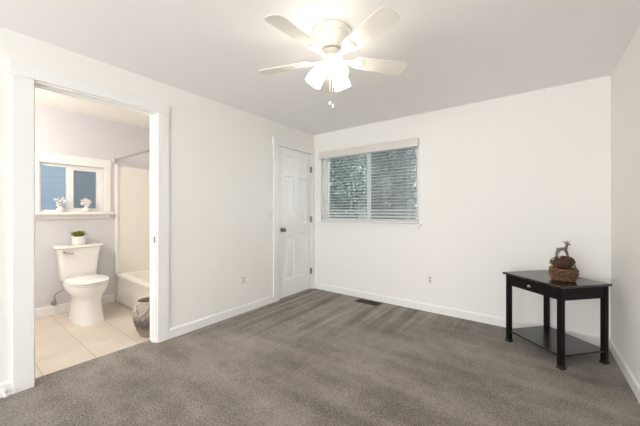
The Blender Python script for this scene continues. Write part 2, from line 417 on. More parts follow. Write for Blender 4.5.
for x in (-0.62, 0.0, 0.62):
    bm = B(); tube(bm, [(x, 0.006, 0.03), (x, 0.006, 1.0)], 0.0013, 5); tube(bm, [(x, 0.060, 0.03), (x, 0.060, 1.0)], 0.0013, 5); obj('ladder_cord', bm, 'blind', bl)
bm = B(); tube(bm, [(-0.66, 0.0, 0.99), (-0.66, -0.004, 0.35)], 0.004, 6); obj('tilt_wand', bm, 'vinyl', bl)

# invented window frame behind the camera, added around the fill light
bm = B()
box(bm, PX0, PX1, YB-0.09, YB-0.03, PZ0, PZ0+0.05); box(bm, PX0, PX1, YB-0.09, YB-0.03, PZ1-0.05, PZ1)
box(bm, PX0, PX0+0.05, YB-0.09, YB-0.03, PZ0+0.05, PZ1-0.05); box(bm, PX1-0.05, PX1, YB-0.09, YB-0.03, PZ0+0.05, PZ1-0.05); box(bm, 1.67, 1.73, YB-0.09, YB-0.03, PZ0+0.05, PZ1-0.05)
struct('fill_opening_frame', bm, 'vinyl', 'made-up window frame added around the fill light behind the camera', 'window')

# ------------------------------------------------------------------ bathroom shell
bwy0, bwy1, bwz0, bwz1 = 0.70, 1.315, 1.209, 1.797
bm = B()
box(bm, BX-T, BX, BY0, bwy0, 0, H); box(bm, BX-T, BX, bwy1, BY1, 0, H); box(bm, BX-T, BX, bwy0, bwy1, 0, bwz0); box(bm, BX-T, BX, bwy0, bwy1, bwz1, H)
struct('wall_bathroom_window', bm, 'bath_wall', 'pale grey bathroom wall behind the toilet', 'wall')
bm = B(); box(bm, BX-T, -T, BY1, BY1+T, 0, H); struct('wall_bathroom_tub', bm, 'bath_wall', 'bathroom wall along the bathtub', 'wall')
bm = B(); box(bm, BX-T, -T, BY0-T, BY0, 0, H); struct('wall_bathroom_side', bm, 'bath_wall', 'bathroom side wall hidden by the door casing', 'wall')
bm = B(); x = BX
box(bm, x, x+0.018, bwy0-0.085, bwy0, bwz0, bwz1); box(bm, x, x+0.018, bwy1, bwy1+0.075, bwz0, bwz1); box(bm, x, x+0.024, bwy0-0.098, bwy1+0.078, bwz1, bwz1+0.108)
struct('trim_5', bm, 'trim', 'cream casing around the bathroom window', 'trim', bevel=0.002)
bm = B(); a, b = BX-0.085, BX-0.03
fw = 0.034
box(bm, a, b, bwy0, bwy1, bwz0, bwz0+fw); box(bm, a, b, bwy0, bwy1, bwz1-fw, bwz1); box(bm, a, b, bwy0, bwy0+0.022, bwz0+fw, bwz1-fw); box(bm, a, b, bwy1-0.04, bwy1, bwz0+fw, bwz1-fw)
ym = 0.985
box(bm, a, b+0.004, ym-0.035, ym+0.028, bwz0+fw, bwz1-fw)
box(bm, a+0.012, b, ym+0.028, bwy1-0.04, bwz0+fw, bwz0+fw+0.022); box(bm, a+0.012, b, ym+0.028, bwy1-0.04, bwz1-fw-0.025, bwz1-fw); box(bm, a+0.012, b, bwy1-0.065, bwy1-0.04, bwz0+fw+0.022, bwz1-fw-0.025)
win2 = struct('window_2', bm, 'vinyl', 'small white sliding bathroom window above the toilet', 'window', bevel=0.002)
bm = B(); box(bm, BX-0.062, BX-0.058, bwy0+0.02, ym-0.03, bwz0+0.03, bwz1-0.03); box(bm, BX-0.057, BX-0.053, ym+0.02, bwy1-0.06, bwz0+0.05, bwz1-0.05)
obj('glass_pane', bm, 'obscure', win2)
bm = B(); box(bm, BX-0.082, BX-0.081, ym+0.01, bwy1-0.03, bwz0+0.03, bwz1-0.03); o = obj('insect_screen', bm, 'screen', win2); o['label'] = 'grey insect screen over the right half'
bm = B(); box(bm, BX-0.030, BX, bwy0+0.001, bwy1-0.001, bwz0+0.0005, bwz0+0.005); box(bm, BX, BX+0.075, bwy0-0.11, bwy1+0.098, bwz0-0.024, bwz0+0.005); box(bm, BX, BX+0.018, bwy0-0.085, bwy1+0.062, bwz0-0.078, bwz0-0.024)
obj('window_sill', bm, 'trim', win2, bevel=0.003)

# ------------------------------------------------------------------ bathtub, surround, rod
TY = 1.44; TX1 = -0.13; RZ = 0.383
tub = thing('bathtub', 'white alcove bathtub with a smooth apron beyond the toilet', 'bathtub', ((BX+TX1)/2, 1.82, 0))
cx, cy = (BX+TX1)/2, 1.82
bm = B()
def rrect(hx, hy, z, e, n=56, ox=0, oy=0): return [p + Vector((ox, oy, 0)) for p in sup(0, 0, z, hx, hx, hy, e, n)]
hx, hy = (TX1-BX)/2-0.004, 0.374
rings(bm, [rrect(hx, hy, RZ-0.03, 40), rrect(hx, hy, RZ-0.008, 40), rrect(hx-0.006, hy-0.006, RZ, 30),
           rrect(hx-0.075, hy-0.075, RZ-0.002, 7), rrect(hx-0.088, hy-0.088, RZ-0.02, 6), rrect(hx-0.14, hy-0.125, 0.12, 5), rrect(hx-0.20, hy-0.19, 0.075, 4)], cap=False)
bmesh.ops.holes_fill(bm, edges=[e for e in bm.edges if e.is_boundary and all(v.co.z < 0.1 for v in e.verts)])
obj('basin', bm, 'acrylic', tub, smooth=True)
bm = B(); rs = []
for xx in (-hx, hx):
    rs.append([Vector((xx, y, z)) for y, z in ((-hy+0.004, 0), (-hy+0.004, 0.07), (-hy+0.022, 0.10), (-hy+0.022, 0.305), (-hy+0.0, 0.345), (-hy, RZ-0.02), (-hy+0.05, RZ-0.02), (-hy+0.05, 0))])
rings(bm, rs); obj('apron', bm, 'acrylic', tub, smooth=True, bevel=0.004)
bm = B()
z0, z1 = RZ+0.001, 1.86
box(bm, BX+0.001, BX+0.012, TY+0.035, BY1-0.001, z0, z1-0.02); box(bm, BX+0.012, TX1-0.002, BY1-0.012, BY1-0.001, z0, z1-0.02); box(bm, TX1-0.013, TX1-0.002, TY+0.03, BY1-0.012, z0, z1-0.02)
sr = obj('shower_surround', bm, 'acrylic', bevel=0.003); tag(sr, 'off-white shower wall panels rising above the bathtub', 'shower surround')
bm = B(); box(bm, BX+0.001, BX+0.03, TY+0.0, TY+0.034, z0, z1); obj('edge_flange', bm, 'trim', sr, bevel=0.006)
rod = thing('shower_rod', 'chrome shower curtain rod spanning above the bathtub', 'shower rod', (cx, 1.44, 1.915))
bm = B(); tube(bm, [(-hx+0.003, 0, 0), (hx+0.004, 0, 0)], 0.0145, 14); obj('pole', bm, 'chrome', rod, smooth=True)
for s in (-1, 1):
    bm = B(); mx = Matrix.Translation((s*(hx+0.0035), 0, 0)) @ Matrix.Rotation(-s*PI/2, 4, 'Y')
    lathe(bm, [(0.034, 0), (0.034, 0.008), (0.022, 0.02), (0.017, 0.03), (0.017, 0.055)], 20, mx=mx); o = obj('end_flange', bm, 'brass', rod, smooth=True); o['label'] = 'warm metal end flange'

# ------------------------------------------------------------------ toilet (front = local +x, wall at local x = 0)
toi = thing('toilet', 'white two-piece toilet with closed lid under the bathroom window', 'toilet', (BX+0.012, 1.025, -0.004))
bm = B()
rings(bm, [sup(0.40, 0, 0.0, 0.325, 0.24, 0.135, 3.2), sup(0.40, 0, 0.016, 0.325, 0.24, 0.135, 3.2), sup(0.40, 0, 0.03, 0.318, 0.235, 0.132, 3.0),
           sup(0.40, 0, 0.10, 0.303, 0.23, 0.125, 2.8), sup(0.40, 0, 0.19, 0.293, 0.235, 0.120, 2.6), sup(0.40, 0, 0.25, 0.290, 0.25, 0.122, 2.4),
           sup(0.41, 0, 0.30, 0.296, 0.29, 0.146, 2.3), sup(0.42, 0, 0.345, 0.305, 0.34, 0.177, 2.2), sup(0.43, 0, 0.385, 0.305, 0.37, 0.186, 2.2), sup(0.43, 0, 0.412, 0.305, 0.38, 0.187, 2.2), sup(0.43, 0, 0.418, 0.298, 0.375, 0.182, 2.2)])
o = obj('bowl', bm, 'porcelain', toi, smooth=True)
bm = B()
rings(bm, [sup(0.105, 0, 0.415, 0.080, 0.085, 0.160, 5), sup(0.105, 0, 0.43, 0.088, 0.085, 0.166, 6), sup(0.108, 0, 0.52, 0.092, 0.09, 0.173, 7), sup(0.108, 0, 0.62, 0.096, 0.09, 0.181, 7),
           sup(0.108, 0, 0.71, 0.101, 0.094, 0.191, 7), sup(0.108, 0, 0.765, 0.106, 0.098, 0.202, 7), sup(0.108, 0, 0.79, 0.108, 0.098, 0.206, 7)])
obj('tank', bm, 'porcelain', toi, smooth=True)
bm = B()
rings(bm, [sup(0.112, 0, 0.790, 0.112, 0.102, 0.213, 7), sup(0.112, 0, 0.797, 0.122, 0.105, 0.224, 7), sup(0.112, 0, 0.816, 0.124, 0.106, 0.227, 7), sup(0.112, 0, 0.826, 0.117, 0.10, 0.221, 7)])
obj('tank_lid', bm, 'porcelain', toi, smooth=True)
bm = B(); rings(bm, [sup(0.45, 0, 0.421, 0.285, 0.22, 0.180, 2.2), sup(0.45, 0, 0.424, 0.291, 0.225, 0.186, 2.2), sup(0.45, 0, 0.432, 0.291, 0.225, 0.186, 2.2), sup(0.45, 0, 0.436, 0.286, 0.22, 0.182, 2.2)])
obj('seat', bm, 'seat_plastic', toi, smooth=True)
bm = B(); rings(bm, [sup(0.45, 0, 0.4395, 0.284, 0.225, 0.182, 2.2), sup(0.45, 0, 0.443, 0.294, 0.23, 0.190, 2.2), sup(0.45, 0, 0.455, 0.293, 0.23, 0.189, 2.2), sup(0.45, 0, 0.464, 0.270, 0.215, 0.170, 2.2), sup(0.45, 0, 0.468, 0.15, 0.12, 0.09, 2.2)])
obj('lid', bm, 'seat_plastic', toi, smooth=True)
bm = B(); tube(bm, [(0.20, -0.150, 0.752), (0.225, -0.150, 0.752)], 0.013, 12); tube(bm, [(0.226, -0.158, 0.752), (0.228, -0.12, 0.740), (0.226, -0.075, 0.735)], [0.009, 0.008, 0.010], 10)
obj('flush_lever', bm, 'chrome', toi, smooth=True)
for s in (-1, 1):
    bm = B(); lathe(bm, [(0.014, 0), (0.014, 0.012), (0.008, 0.02), (0.002, 0.022)], 14, c=(0.33, s*0.122, 0.016)); obj('bolt_cap', bm, 'seat_plastic', toi, smooth=True)
sv = thing('water_supply_line', 'braided hose and shut-off valve on the wall left of the toilet', 'water valve', (BX+0.014, 0.822, 0.15))
bm = B(); tube(bm, [(0, 0, -0.012), (0.045, 0, -0.012)], 0.008, 10); lathe(bm, [(0.012, -0.03), (0.013, 0.0), (0.013, 0.03), (0.008, 0.045)], 12, c=(0.045, 0, 0)); ell(bm, (0.07, 0, -0.005), (0.012, 0.012, 0.022)); lathe(bm, [(0.0255, 0), (0.02, 0.006), (0.008, 0.008)], 16, mx=Matrix.Translation((0, 0, -0.012)) @ Matrix.Rotation(PI/2, 4, 'Y'))
obj('valve', bm, 'hose', sv, smooth=True)
bm = B(); P = [(0.045, 0, 0.04), (0.045, 0.0, 0.085), (0.05, 0.02, 0.112), (0.06, 0.05, 0.125), (0.07, 0.075, 0.15), (0.075, 0.082, 0.20), (0.075, 0.082, 0.268)]
tube(bm, P, 0.0065, 8); obj('hose', bm, 'hose', sv, smooth=True)

# ------------------------------------------------------------------ small bathroom things
pp = thing('potted_plant', 'small green succulent in a ribbed white pot on the toilet tank', 'plant', (BX+0.122, 1.03, 0.823))
bm = B(); prof = [(0.052, 0), (0.058, 0.004)]
for k in range(8): prof += [(0.062+0.001*k, 0.010+0.010*k), (0.059+0.001*k, 0.015+0.010*k)]
prof += [(0.069, 0.092), (0.069, 0.098), (0.062, 0.098), (0.060, 0.085)]
lathe(bm, prof, 32); obj('pot', bm, 'pot', pp, smooth=True)
bm = B(); lathe(bm, [(0.060, 0.084), (0.030, 0.088), (0.005, 0.09)], 20); obj('soil', bm, 'soil', pp)
bm = B()
def leaf(bm, base, az, el, L, wd, th=0.004, droop=0.3):
    d = Vector((math.cos(az), math.sin(az), 0)); s = Vector((-math.sin(az), math.cos(az), 0)); rs = []
    for k in range(6):
        t = k/5; e = el - droop*t
        p = Vector(base) + d*(L*t*math.cos(e)) + Vector((0, 0, L*t*math.sin(e)))
        wv = wd*math.sin(PI*min(1, 0.18+0.78*t)); nrm = -d*math.sin(e) + Vector((0, 0, math.cos(e)))
        rs.append([p - s*wv, p - nrm*th, p + s*wv, p + nrm*th*0.4])
    rings(bm, rs)
for k, (rx, ry) in enumerate(((0, 0), (0.028, 0.018), (-0.026, 0.022), (0.006, -0.034), (-0.03, -0.016), (0.034, -0.018))):
    for j in range(13):
        leaf(bm, (rx, ry, 0.094), j*2.4+k, 0.8+0.75*(j/13)+random.uniform(-.1, .1), 0.066+random.uniform(0, .018), 0.0150)
obj('succulent', bm, 'leaf', pp, smooth=True)
def vase(loc, label, seed, twig):
    rnd = random.Random(seed); v = thing('flower_vase', label, 'vase', loc)
    bm = B(); lathe(bm, [(0.024, 0), (0.033, 0.006), (0.039, 0.025), (0.037, 0.042), (0.024, 0.058), (0.015, 0.066), (0.015, 0.074), (0.018, 0.078), (0.013, 0.078), (0.011, 0.066)], 24); obj('vase', bm, 'pot', v, smooth=True)
    bs = B(); bf = B()
    for k in range(9):
        az = k*0.7+rnd.uniform(-.2, .2); lean = rnd.uniform(0.02, 0.045); h = rnd.uniform(0.11, 0.165)
        tip = Vector((lean*math.cos(az), lean*math.sin(az), h))
        tube(bs, [(0, 0, 0.06), tip*0.55 + Vector((0, 0, 0.03)), tip], 0.0014, 5)
        for q in range(5):
            a2 = q*PI*2/5+k; pc = tip + Vector((0.010*math.cos(a2), 0.010*math.sin(a2), rnd.uniform(-.004, .006)))
            ell(bf, pc, (0.009, 0.009, 0.005), 8, 5)
        for q in range(6): ell(bf, tip*rnd.uniform(.5, .95)+Vector((rnd.uniform(-.018, .018), rnd.uniform(-.018, .018), 0.022+rnd.uniform(-.02, .014))), (0.012, 0.012, 0.008), 8, 5)
    obj('stems', bs, 'twig' if twig else 'blossom', v); obj('blossoms', bf, 'blossom', v, smooth=True)
    return v
vase((BX+0.032, 0.878, bwz0+0.005), 'white vase with brown-stemmed white sprigs before the left window pane', 3, True)
vase((BX+0.032, 1.122, bwz0+0.005), 'white vase with bushy all-white sprigs before the right window pane', 5, False)

# woven basket helper: rows of cane weaving in and out of stakes
def weave(bm, prof, rows, nst, amp, rad, seg=4):
    n = nst*seg
    for r in range(rows):
        t = r/(rows-1); i = t*(len(prof)-1); a = min(int(i), len(prof)-2); f = i-a
        R = prof[a][0]*(1-f)+prof[a+1][0]*f; z = prof[a][1]*(1-f)+prof[a+1][1]*f
        pts = []
        for k in range(n):
            th = 2*PI*k/n; rr = R + amp*math.cos(nst/2*th*1.0 + (PI if r % 2 else 0))
            pts.append((rr*math.cos(th), rr*math.sin(th), z))
        tube(bm, pts, rad, 6, closed=True)
gb = thing('woven_basket', 'grey woven basket with a dark band standing by the bathroom door jamb', 'basket', (-0.275, 1.275, -0.004))
prof = [(0.078, 0.012), (0.106, 0.07), (0.130, 0.15), (0.139, 0.22), (0.134, 0.285), (0.112, 0.335)]
bm = B(); weave(bm, prof, 22, 26, 0.004, 0.0085); obj('weave', bm, 'grey_wicker', gb, smooth=True)
bm = B(); lathe(bm, [(0.0, 0.003), (0.074, 0.003), (0.101, 0.07), (0.125, 0.15), (0.134, 0.22), (0.129, 0.285), (0.108, 0.333), (0.100, 0.333), (0.122, 0.285), (0.126, 0.22), (0.116, 0.15), (0.07, 0.012), (0.0, 0.012)], 32, cap=False); obj('lining', bm, 'lining', gb, smooth=True)
bm = B(); tube(bm, [(0.108*math.cos(2*PI*k/40), 0.108*math.sin(2*PI*k/40), 0.338) for k in range(40)], 0.010, 8, closed=True); obj('rim', bm, 'grey_wicker', gb, smooth=True)
for az in (-0.95, -0.95+PI):
    bm = B(); pts = []
    for k in range(13):
        t = k/12; a = az + (t-0.5)*1.0; hgt = 0.318 - 0.085*math.sin(PI*t)
        pts.append(((0.130+0.030*math.sin(PI*t))*math.cos(a), (0.130+0.030*math.sin(PI*t))*math.sin(a), hgt))
    tube(bm, pts, 0.0095, 8); obj('handle', bm, 'grey_wicker', gb, smooth=True)

# ------------------------------------------------------------------ ceiling fan
fan = thing('ceiling_fan', 'cream flush-mount ceiling fan with five blades and three lit glass shades', 'ceiling fan', (1.715, 1.600, H))
bm = B(); lathe(bm, [(0.128, 0.0), (0.134, -0.004), (0.134, -0.022), (0.128, -0.030), (0.116, -0.034), (0.116, -0.044), (0.110, -0.054), (0.098, -0.075), (0.086, -0.098), (0.078, -0.114), (0.074, -0.120), (0.030, -0.121)], 48)
obj('motor_housing', bm, 'fan', fan, smooth=True)
bm = B(); lathe(bm, [(0.050, -0.120), (0.050, -0.134), (0.066, -0.138), (0.071, -0.152), (0.071, -0.178), (0.050, -0.182)], 40); o = obj('blade_hub', bm, 'brass', fan, smooth=True); o['label'] = 'warm metal hub ring'
bm = B(); lathe(bm, [(0.060, -0.163), (0.064, -0.168), (0.062, -0.186), (0.052, -0.204), (0.040, -0.222), (0.034, -0.240), (0.012, -0.250), (0.004, -0.262)], 40); obj('light_kit', bm, 'fan', fan, smooth=True)
def outline(r0, r1, w0, w1, n=12):
    P = []
    for k in range(n+1):                      # rounded outer end
        a = -PI/2 + PI*k/n
        P.append((r1-0.05+0.05*math.copysign(abs(math.cos(a))**0.7, 1), w1*math.copysign(abs(math.sin(a))**0.7, math.sin(a))))
    for k in range(n+1):
        a = PI/2 + PI*k/n
        P.append((r0+0.03+0.03*math.cos(a), w0*math.sin(a)))
    return P
pit = Matrix.Rotation(math.radians(-13.5), 4, 'X')
for k in range(5):
    az = math.radians(-20+72*k); base = Matrix.Translation((0, 0, -0.182)) @ Matrix.Rotation(az, 4, 'Z') @ pit
    P = outline(0.155, 0.555, 0.052, 0.068)
    bm = B(); rings(bm, [[base @ Vector((x, y, z)) for x, y in P] for z in (-0.003, 0.003)])
    bd = obj('blade', bm, 'blade', fan, bevel=0.0015)
    bm = B(); Q = [(0.055, -0.018), (0.10, -0.014), (0.135, -0.020), (0.165, -0.036), (0.195, -0.040), (0.222, -0.032), (0.234, -0.012), (0.234, 0.012), (0.222, 0.032), (0.195, 0.040), (0.165, 0.036), (0.135, 0.020), (0.10, 0.014), (0.055, 0.018)]
    rings(bm, [[base @ Vector((x, y, z)) for x, y in Q] for z in (-0.010, -0.0032)]); obj('blade_iron', bm, 'fan', bd, bevel=0.002)
    bm = B()
    tube(bm, [base @ Vector((0.205+0.018*math.cos(a), 0.026*math.sin(a), -0.0105)) for a in [(-1.1+2.2*q/8) for q in range(9)]], 0.0022, 5)
    o = obj('iron_slot', bm, 'nickel', bd); o['label'] = 'thin dark arc on the blade arm'
for az in (86.7, 206.7, 326.7):
    mx = Matrix.Rotation(math.radians(az), 4, 'Z') @ Matrix.Translation((0.045, 0, -0.205)) @ Matrix.Rotation(math.radians(-33), 4, 'Y')
    bm = B(); lathe(bm, [(0.020, 0.02), (0.024, 0.005), (0.031, 0.0), (0.031, -0.020), (0.026, -0.022)], 24, mx=mx); hd = obj('lamp_holder', bm, 'fan', fan, smooth=True)
    bm = B(); lathe(bm, [(0.029, -0.012), (0.037, -0.028), (0.046, -0.060), (0.052, -0.095), (0.056, -0.130), (0.058, -0.160), (0.055, -0.160), (0.050, -0.110), (0.042, -0.060), (0.028, -0.026)], 32, mx=mx, cap=False); sh = obj('lamp_shade', bm, 'glow', fan, smooth=True); sh['label'] = 'lit white glass shade'
    bm = B(); ell(bm, mx @ Vector((0, 0, -0.085)), (0.028, 0.028, 0.040), 16, 10, mx.to_3x3()); obj('bulb', bm, 'glow', hd, smooth=True)
for (u, L) in ((-0.012, 0.478), (0.006, 0.498)):
    q = Vector((0.802*u+0.57*0.03, 0.598*u-0.82*0.03, 0)); bm = B(); tube(bm, [q+Vector((0, 0, -0.225)), q+Vector((0, 0, -L))], 0.0016, 6); ch = obj('pull_chain', bm, 'brass', fan)
    bm = B(); lathe(bm, [(0.001, 0.0), (0.004, -0.004), (0.008, -0.016), (0.0085, -0.022), (0.005, -0.028), (0.001, -0.030)], 14, c=(q.x, q.y, -L)); obj('pull_knob', bm, 'plate', ch, smooth=True)

# ------------------------------------------------------------------ black end table, turned into the corner
ANG = math.radians(-42.5); TC = Vector((2.950, 3.224, 0)); HX, HY, TZ = 0.259, 0.231, 0.648
tb = thing('end_table', 'black wooden end table set diagonally in the right corner', 'table', TC, ANG)
bm = B(); box(bm, -HX-0.018, HX+0.022, -HY-0.024, HY+0.005, TZ-0.018, TZ); obj('table_top', bm, 'black_top', tb, bevel=0.004)
for sx in (-1, 1):
    for sy in (-1, 1):
        bm = B(); x, y = sx*(HX-0.018), sy*(HY-0.018)
        box(bm, x-0.018, x+0.018, y-0.018, y+0.018, 0.022, TZ-0.018); lg = obj('leg', bm, 'black_wood', tb, bevel=0.002)
        bm = B(); rings(bm, [[Vector((x+a*h, y+b*h, z)) for a, b in ((-1, -1), (1, -1), (1, 1), (-1, 1))] for h, z in ((0.0225, 0.0), (0.0225, 0.012), (0.0185, 0.022))]); obj('foot', bm, 'black_foot', lg, bevel=0.0015)
az0, az1 = TZ-0.118, TZ-0.018
bm = B()
box(bm, HX-0.022, HX-0.006, -HY+0.036, HY-0.036, az0, az1); box(bm, -HX+0.006, -HX+0.022, -HY+0.036, HY-0.036, az0, az1); box(bm, -HX+0.036, HX-0.036, HY-0.022, HY-0.006, az0, az1); box(bm, -HX+0.036, HX-0.036, -HY+0.012, -HY+0.026, az0, az0+0.012); box(bm, -HX+0.036, HX-0.036, -HY+0.012, -HY+0.026, az1-0.008, az1)
obj('apron', bm, 'black_wood', tb, bevel=0.001)
bm = B(); box(bm, -HX+0.040, HX-0.040, -HY+0.004, -HY+0.020, az0+0.015, az1-0.011); box(bm, -HX+0.06, HX-0.06, -HY+0.020, HY-0.05, az0+0.02, az1-0.03)
dr = obj('drawer', bm, 'black_wood', tb, bevel=0.002)
bm = B(); lathe(bm, [(0.006, 0), (0.006, 0.010), (0.013, 0.014), (0.016, 0.020), (0.013, 0.027), (0.004, 0.030)], 18, mx=Matrix.Translation((0.0, -HY+0.004, (az0+az1)/2)) @ Matrix.Rotation(PI/2, 4, 'X')); o = obj('knob', bm, 'chrome', dr, smooth=True); o['label'] = 'silver drawer knob'
bm = B(); box(bm, -HX+0.004, HX-0.004, -HY+0.004, HY-0.004, 0.094, 0.110)
obj('shelf', bm, 'black_top', tb, bevel=0.002)

# ------------------------------------------------------------------ wicker basket with a deer-shaped handle, and pine cones in it
BP = Vector((3.012, 3.135, TZ)); BA = 0.64112       # local x runs to the right as the deer faces
bk = thing('wicker_basket', 'brown wicker basket with a metal deer handle on the black table', 'basket', BP, BA)
prof = [(0.070, 0.008), (0.086, 0.026), (0.093, 0.050), (0.093, 0.074), (0.087, 0.094)]
bm = B(); weave(bm, prof, 7, 16, 0.0050, 0.0050); obj('weave', bm, 'wicker', bk, smooth=True)
bm = B(); lathe(bm, [(0.0, 0.002), (0.066, 0.002), (0.080, 0.026), (0.087, 0.050), (0.087, 0.074), (0.082, 0.094), (0.081, 0.094), (0.083, 0.075), (0.080, 0.052), (0.06, 0.008), (0.0, 0.008)], 32, cap=False); obj('liner', bm, 'dark_liner', bk, smooth=True)
bm = B(); n = 60
for ph in (0, PI): tube(bm, [((0.086+0.005*math.cos(10*2*PI*k/n+ph))*math.cos(2*PI*k/n), (0.086+0.005*math.cos(10*2*PI*k/n+ph))*math.sin(2*PI*k/n), 0.097+0.004*math.sin(10*2*PI*k/n+ph)) for k in range(n)], 0.0050, 6, closed=True)
obj('rim', bm, 'wicker', bk, smooth=True)
# deer: hind leg - rump - back - neck - head; front leg; ears and antlers
bm = B()
tube(bm, [(-0.058, 0.0, 0.090), (-0.056, 0, 0.15), (-0.055, 0, 0.185), (-0.056, 0, 0.208), (-0.050, 0, 0.230), (-0.038, 0, 0.250), (-0.018, 0, 0.262), (0.004, 0, 0.262), (0.020, 0, 0.264), (0.028, 0, 0.280), (0.031, 0, 0.298), (0.036, 0, 0.305), (0.050, 0, 0.301), (0.060, 0, 0.295)],
     [0.0055, 0.0056, 0.0062, 0.0085, 0.0125, 0.0150, 0.0135, 0.0130, 0.0135, 0.0105, 0.0090, 0.0098, 0.0072, 0.0040], 10)
tube(bm, [(0.014, 0, 0.260), (0.028, 0, 0.238), (0.038, 0, 0.205), (0.044, -0.018, 0.172), (0.050, -0.050, 0.135), (0.054, -0.072, 0.095)], [0.0125, 0.0105, 0.0080, 0.0066, 0.0062, 0.0058], 10)
tube(bm, [(-0.044, 0, 0.254), (-0.054, 0, 0.266), (-0.056, 0, 0.276)], [0.005, 0.006, 0.002], 8)
for s in (-1, 1):
    tube(bm, [(0.031, s*0.006, 0.305), (0.022, s*0.014, 0.318), (0.014, s*0.018, 0.326)], [0.004, 0.0052, 0.0015], 8)
    tube(bm, [(0.035, s*0.004, 0.307), (0.037, s*0.010, 0.322), (0.047, s*0.014, 0.332)], [0.003, 0.0026, 0.0015], 6)
o = obj('deer_handle', bm, 'pewter', bk, smooth=True); o['label'] = 'metal deer figure arching over the basket as its handle'
def pinecone(loc, rot, L, R, label, seed):
    rnd = random.Random(seed); bm = B(); ell(bm, (0, 0, 0), (R*0.52, R*0.52, L*0.44), 14, 10)
    N = 46
    for k in range(N):
        t = (k+0.5)/N; z = (t-0.5)*L; r = R*math.sqrt(max(0.03, 1-(2*t-1.02)**2))**0.9; az = k*2.39996
        d = Vector((math.cos(az), math.sin(az), 0)); s = Vector((-math.sin(az), math.cos(az), 0)); u = Vector((0, 0, 1))
        tilt = 0.35+0.9*t; o_ = d*math.cos(tilt)+u*math.sin(tilt); nn = u*math.cos(tilt)-d*math.sin(tilt)
        b0 = d*(r*0.45)+u*z; wd = 0.006+0.0105*math.sin(PI*t); ln = r*0.68+0.004
        rings(bm, [[b0-s*wd*.5-nn*.001, b0+s*wd*.5-nn*.001, b0+s*wd*.5+nn*.001, b0-s*wd*.5+nn*.001],
                   [b0+o_*ln*.75-s*wd-nn*.002, b0+o_*ln*.75+s*wd-nn*.002, b0+o_*ln*.75+s*wd+nn*.0022, b0+o_*ln*.75-s*wd+nn*.0022],
                   [b0+o_*ln-s*wd*.4-nn*.001, b0+o_*ln+s*wd*.4-nn*.001, b0+o_*ln+s*wd*.4+nn*.002, b0+o_*ln-s*wd*.4+nn*.002]])
    o = obj('pine_cone', bm, 'cone'); o.location = loc; o.rotation_euler = rot
    return tag(o, label, 'pine cone', 'pine cones in the wicker basket')
Ru = Vector((0.802, 0.598, 0)); Fu = Vector((-0.598, 0.802, 0))
pinecone(BP+Ru*-0.050-Fu*0.015+Vector((0, 0, 0.154)), (1.35, 0.12, 0.64+0.9), 0.125, 0.054, 'large dark pine cone at the left of the wicker basket', 1)
pinecone(BP+Ru*0.056+Fu*0.018+Vector((0, 0, 0.150)), (1.35, 0.1, 0.64-1.1), 0.118, 0.048, 'brown pine cone at the right of the wicker basket, behind the deer leg', 2)
pinecone(BP+Ru*0.040-Fu*0.030+Vector((0, 0, 0.078)), (1.45, 0.3, 0.64+1.5), 0.080, 0.034, 'small pine cone low at the front right of the wicker basket', 4)

# ------------------------------------------------------------------ outlets, switch, vent, door stop
def outlet(loc, rz, label):
    t = thing('wall_outlet', label, 'outlet', loc, rz)
    bm = B(); box(bm, -0.036, 0.036, -0.006, 0, -0.058, 0.058); obj('cover_plate', bm, 'plate', t, bevel=0.003)
    for s in (-1, 1):
        bm = B(); rr = [[Vector((0.0165*math.copysign(abs(math.cos(2*PI*k/20))**0.6, math.cos(2*PI*k/20)), y, s*0.0195+0.0145*math.copysign(abs(math.sin(2*PI*k/20))**0.8, math.sin(2*PI*k/20)))) for k in range(20)] for y in (-0.0055, -0.008)]
        rings(bm, rr); rc = obj('receptacle', bm, 'recept', t)
        bm = B(); z = s*0.0195
        box(bm, -0.0085, -0.0055, -0.0086, -0.0078, z-0.003, z+0.008); box(bm, 0.0055, 0.0085, -0.0086, -0.0078, z-0.003, z+0.008); box(bm, -0.003, 0.003, -0.0086, -0.0078, z-0.011, z-0.005); obj('slots', bm, 'slot', rc)
    return t
outlet((0.0, 2.215, 0.395), PI/2, 'white duplex outlet low on the left wall, left of the panelled door')
outlet((1.803, D, 0.395), 0, 'white duplex outlet on the far wall, below and right of the window')
sw = thing('light_switch', 'white light switch on the wall left of the panelled door', 'light switch', (0, 2.655, 1.19), PI/2)
bm = B(); box(bm, -0.036, 0.036, -0.006, 0, -0.058, 0.058); obj('cover_plate', bm, 'plate', sw, bevel=0.003)
bm = B(); box(bm, -0.005, 0.005, -0.016, -0.005, -0.004, 0.016); obj('toggle', bm, 'plate', sw, bevel=0.001)
vt = thing('floor_vent', 'dark brown metal floor register in the carpet under the window', 'vent', (1.035, 3.462, 0.0))
bm = B(); a, b = 0.165, 0.066
box(bm, -a, a, -b, -b+0.014, 0.001, 0.007); box(bm, -a, a, b-0.014, b, 0.001, 0.007); box(bm, -a, -a+0.014, -b+0.014, b-0.014, 0.001, 0.007); box(bm, a-0.014, a, -b+0.014, b-0.014, 0.001, 0.007); box(bm, -a+0.014, a-0.014, -b+0.014, b-0.014, 0.0005, 0.0015)
obj('frame', bm, 'vent', vt, bevel=0.001)
bm = B()
for k in range(17):
    x = -a+0.022+k*(2*a-0.044)/16; box(bm, x-0.003, x+0.003, -b+0.014, b-0.014, 0.002, 0.0058)
box(bm, -a+0.014, a-0.014, -0.004, 0.004, 0.002, 0.0062); obj('louvers', bm, 'vent', vt)
ds = thing('door_stop', 'small white door stop on the baseboard at far left', 'door stop', (0.014, 0.262, 0.035), 0)
bm = B(); tube(bm, [(0, 0, 0), (0.004, 0, 0)], 0.013, 12); tube(bm, [(0.004, 0, 0), (0.055, 0, 0)], 0.006, 10); obj('stem', bm, 'rubber', ds, smooth=True)
